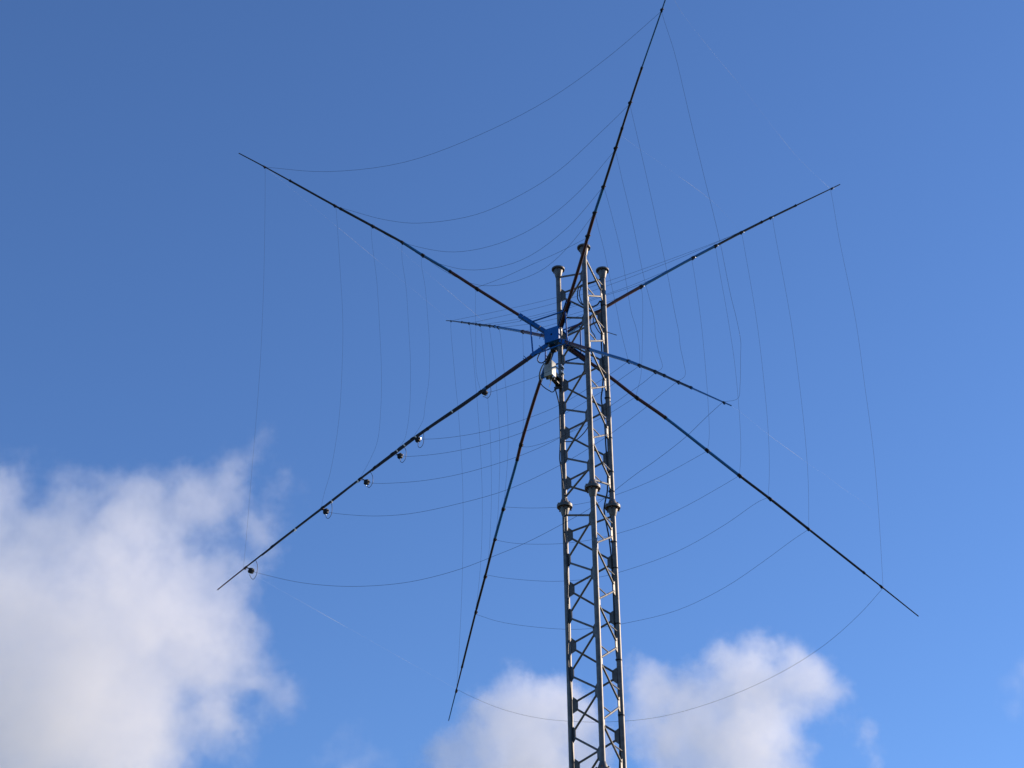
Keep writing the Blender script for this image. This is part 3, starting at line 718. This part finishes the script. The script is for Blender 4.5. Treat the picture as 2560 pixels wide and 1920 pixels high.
for nm, pts, r_, m_ in (('a', LEAD_A, 0.013, 'coax'), ('b', LEAD_B, 0.010, 'coax'), ('loop', LEAD_LOOP, 0.0065, 'coax'), ('left', LEAD_LEFT, 0.0055, 'coax'), ('rise', LEAD_RISE, 0.005, 'tie'), ('white', LEAD_GLINT, 0.0055, 'tie')):  # last strand is a glint painted pale along the left lead
    bm = NB()
    tube(bm, spline(pts, 6), r_, 8)
    obj('lead', bm, M[m_], relay, V(pts[0]))

# ------------------------------------------------------------------ coax cables on the tower
def cable(pts, r_, label, name='coaxial_cable'):
    bm = NB()
    tube(bm, spline(pts, 6), r_, 10)
    return tag(obj(name, bm, M['coax'], None, V(pts[0])), label, 'cable', 'coaxial cables on the tower')
tail = [(LEGS[LEFT][0]-0.01, LEGS[LEFT][1]-0.045, z) for z in (6.0, 3.0, 0.3)]
cable(CABLE_LEFT+tail, 0.007, 'black coax running down the outer face of the left tower leg below the grey box')
tail = [(LEGS[RIGHT][0]-0.037, LEGS[RIGHT][1]-0.005, z) for z in (6.0, 3.0, 0.3)]
rc = cable(CABLE_RIGHT+tail, 0.0085, 'black coax running down beside the right tower leg, strapped to it with black ties')
for z in TIES:
    bm = NB()
    tube(bm, [leg_axis(RIGHT, z-0.006), leg_axis(RIGHT, z+0.006)], LEG_R+0.003, 20)
    box(bm, leg_axis(RIGHT, z)+Vector((-0.030, -0.022, 0)), (0.8, 0.6, 0), (-0.6, 0.8, 0), UP, 0.012, 0.02, 0.016)
    obj('cable_tie', bm, M['black_plastic'], rc, leg_axis(RIGHT, z))
cable(CABLE_SWOOP, 0.0055, 'thin black cable sagging between the front and left tower legs above the middle flanges')
cable(CABLE_LOOP1, 0.0065, 'outer of two black coax loops hanging inside the tower top behind the front leg')
cable(CABLE_LOOP2, 0.0055, 'inner of two black coax loops hanging inside the tower top behind the front leg')
cable(CABLE_LOBE, 0.0055, 'coax loop with a pale glint between the front and right legs at hub height')
cable(CABLE_LOBE2, 0.0055, 'short dark coax curve beside the right leg at hub height')

# ------------------------------------------------------------------ clouds: real volumes of droplets far behind the mast
# every cloud is a cluster of billows (x, y, z, radius) in metres about its own centre; a lumpy closed hull holds the air
# in which the billows' density, torn up by fractal noise, scatters the sun and the sky
def cloud(name, centre, billows, label, sigma, warp, detail, tear, soft, seed):
    centre = V(centre)
    bm = NB()
    for (x, y, z, r, w) in billows:
        bmesh.ops.create_icosphere(bm, subdivisions=3, radius=r*1.22, matrix=Matrix.Translation((x, y, z)))
    me = bpy.data.meshes.new(name)
    bm.to_mesh(me); bm.free()
    o = bpy.data.objects.new(name, me)
    o.location = centre
    C.objects.link(o)
    rm = o.modifiers.new('remesh', 'REMESH')
    rm.mode = 'VOXEL'
    rm.voxel_size = max(b[3] for b in billows)*0.12
    dg = bpy.context.evaluated_depsgraph_get()
    me2 = bpy.data.meshes.new_from_object(o.evaluated_get(dg))
    o.modifiers.clear()
    o.data = me2
    me2.name = name
    bpy.data.meshes.remove(me)
    m = bpy.data.materials.new(name + '_droplets')
    m.use_nodes = True
    n, l = m.node_tree.nodes, m.node_tree.links
    n.clear()
    out = n.new('ShaderNodeOutputMaterial')
    vol = n.new('ShaderNodeVolumePrincipled')
    vol.inputs['Color'].default_value = (1.0, 1.0, 1.0, 1)
    vol.inputs['Anisotropy'].default_value = 0.15
    l.new(vol.outputs['Volume'], out.inputs['Volume'])
    tc = n.new('ShaderNodeTexCoord')
    def noise(scale, det, rough, vec):
        z = n.new('ShaderNodeTexNoise')
        z.noise_dimensions = '3D'
        z.inputs['Scale'].default_value = scale
        z.inputs['Detail'].default_value = det
        z.inputs['Roughness'].default_value = rough
        l.new(vec, z.inputs['Vector'])
        return z
    def math_(op, a, b=None, c=None):
        q = n.new('ShaderNodeMath'); q.operation = op
        for i, v in enumerate((a, b, c)):
            if v is None: continue
            if isinstance(v, (int, float)): q.inputs[i].default_value = v
            else: l.new(v, q.inputs[i])
        return q.outputs[0]
    def vmath(op, a, b):
        q = n.new('ShaderNodeVectorMath'); q.operation = op
        for i, v in enumerate((a, b)):
            if isinstance(v, tuple): q.inputs[i].default_value = v
            else: l.new(v, q.inputs[i])
        return q
    off = vmath('ADD', tc.outputs['Object'], (seed*913.0, seed*377.0, seed*151.0)).outputs[0]
    w1 = noise(1.0/warp[0], 2.0, 0.5, off)
    sh = vmath('SUBTRACT', w1.outputs['Color'], (0.5, 0.5, 0.5)).outputs[0]
    sh = vmath('MULTIPLY', sh, (warp[1],)*3).outputs[0]
    p = vmath('ADD', tc.outputs['Object'], sh).outputs[0]
    field = None
    for (x, y, z, r, w) in billows:
        d = vmath('DISTANCE', p, (x, y, z)).outputs['Value']
        v = math_('MULTIPLY_ADD', d, -w/r, w)
        field = v if field is None else math_('SMOOTH_MAX', field, v, 0.15)
    f1 = noise(1.0/detail[0], detail[1], 0.72, off)
    t = math_('MULTIPLY_ADD', f1.outputs['Fac'], tear*2.0, -tear)
    d = math_('ADD', field, t)
    mr = n.new('ShaderNodeMapRange')
    mr.interpolation_type = 'SMOOTHSTEP'
    mr.inputs['From Min'].default_value = soft[0]
    mr.inputs['From Max'].default_value = soft[1]
    l.new(d, mr.inputs['Value'])
    dens = math_('MULTIPLY', mr.outputs['Result'], sigma)
    l.new(dens, vol.inputs['Density'])
    me2.materials.clear()
    me2.materials.append(m)
    o.visible_shadow = True
    return tag(o, label, 'cloud', 'clouds')

CLOUDS = [
((-379.2, 1336.7, 557.6), [(-75.0, -13.5, -15.0, 147.3, 1.25), (7.1, 20.5, -37.0, 143.8, 1.3), (74.4, -14.9, 10.5, 90.6, 1.15), (-4.6, -25.7, 63.6, 78.8, 0.85), (-65.5, -50.3, 74.3, 75.3, 0.8), (57.8, -8.0, 97.0, 65.7, 0.8), (51.7, -8.8, 59.9, 75.3, 0.95), (98.3, -6.5, 112.4, 48.4, 0.74), (22.9, -40.4, 109.3, 41.1, 0.6), (57.6, -22.5, 125.5, 38.1, 0.55), (126.2, -9.6, 129.5, 41.5, 0.55), (140.6, -5.1, 158.6, 34.9, 0.46), (152.5, -14.2, 179.1, 27.9, 0.4), (112.9, 11.0, 46.3, 65.1, 0.95), (131.3, 32.2, 4.7, 63.4, 0.95), (172.2, 65.1, -20.2, 32.9, 0.48), (137.1, 53.3, -47.0, 44.5, 0.66), (64.2, 46.7, -69.2, 75.3, 0.95), (182.8, 11.7, 139.7, 33.2, 0.36), (157.3, 22.4, 110.7, 27.9, 0.36)], 'large bright cumulus cloud with ragged upper edge behind the lower left spreader', 0.0105, (110, 95), (52, 10), 1.1, (0.05, 0.58), 1),
((12.3, 1795.9, 620.2), [(-3.5, -5.0, 15.8, 73.7, 1.05), (-46.2, 0.8, -1.5, 58.6, 0.95), (34.9, -9.6, 27.0, 60.7, 0.95), (-5.1, -21.6, 61.0, 39.0, 0.72), (33.3, -20.5, 56.5, 34.7, 0.7), (-80.2, 5.1, -17.2, 47.7, 0.85), (59.7, 2.2, -8.8, 52.1, 0.9), (4.3, 11.0, -31.4, 78.1, 1.1)], 'pale cumulus cloud with a pointed top low behind the left side of the tower', 0.015, (85, 70), (46, 10), 1.1, (0.05, 0.58), 2),
((227.8, 1772.2, 645.6), [(14.0, -7.0, 16.1, 75.9, 1.12), (-34.4, 2.4, 6.8, 67.2, 1.05), (66.4, -19.7, 28.5, 52.1, 0.9), (17.3, -19.9, 48.2, 39.0, 0.7), (84.6, -19.4, 19.5, 41.2, 0.76), (-78.2, 0.8, 22.3, 52.1, 0.85), (-4.1, 9.8, -24.0, 73.7, 1.1), (-54.5, 17.3, -29.6, 52.1, 0.9), (36.3, 12.9, -49.4, 47.7, 0.8), (61.8, 2.9, -31.5, 26.0, 0.45), (131.4, -12.3, -24.5, 26.0, 0.42), (136.4, -6.5, -44.2, 19.5, 0.36)], 'pale cumulus cloud with rounded top low behind the right side of the tower', 0.015, (85, 70), (46, 10), 1.1, (0.05, 0.58), 3),
((585.5, 1882.8, 724.1), [(-8.2, 4.0, -3.8, 28.8, 0.5), (9.3, -5.4, 6.7, 33.6, 0.6), (-22.1, 15.5, -23.2, 19.2, 0.36)], 'faint wisp of cloud at the right edge of the view', 0.008, (80, 60), (50, 10), 0.9, (0.02, 0.8), 4),
((-180.0, 1888.1, 636.0), [(-6.8, -6.0, 16.0, 34.2, 0.48), (19.8, 0.5, 4.1, 27.4, 0.44), (-28.8, -5.3, 7.2, 27.4, 0.42), (6.6, 4.9, -12.6, 41.1, 0.6)], 'faint wisp of cloud low between the large left cumulus and the tower', 0.008, (80, 60), (50, 10), 0.9, (0.02, 0.8), 5)
]
for spec in CLOUDS: cloud('cumulus_cloud', *spec)
scene.cycles.volume_step_rate = 0.5
scene.cycles.volume_max_steps = 512
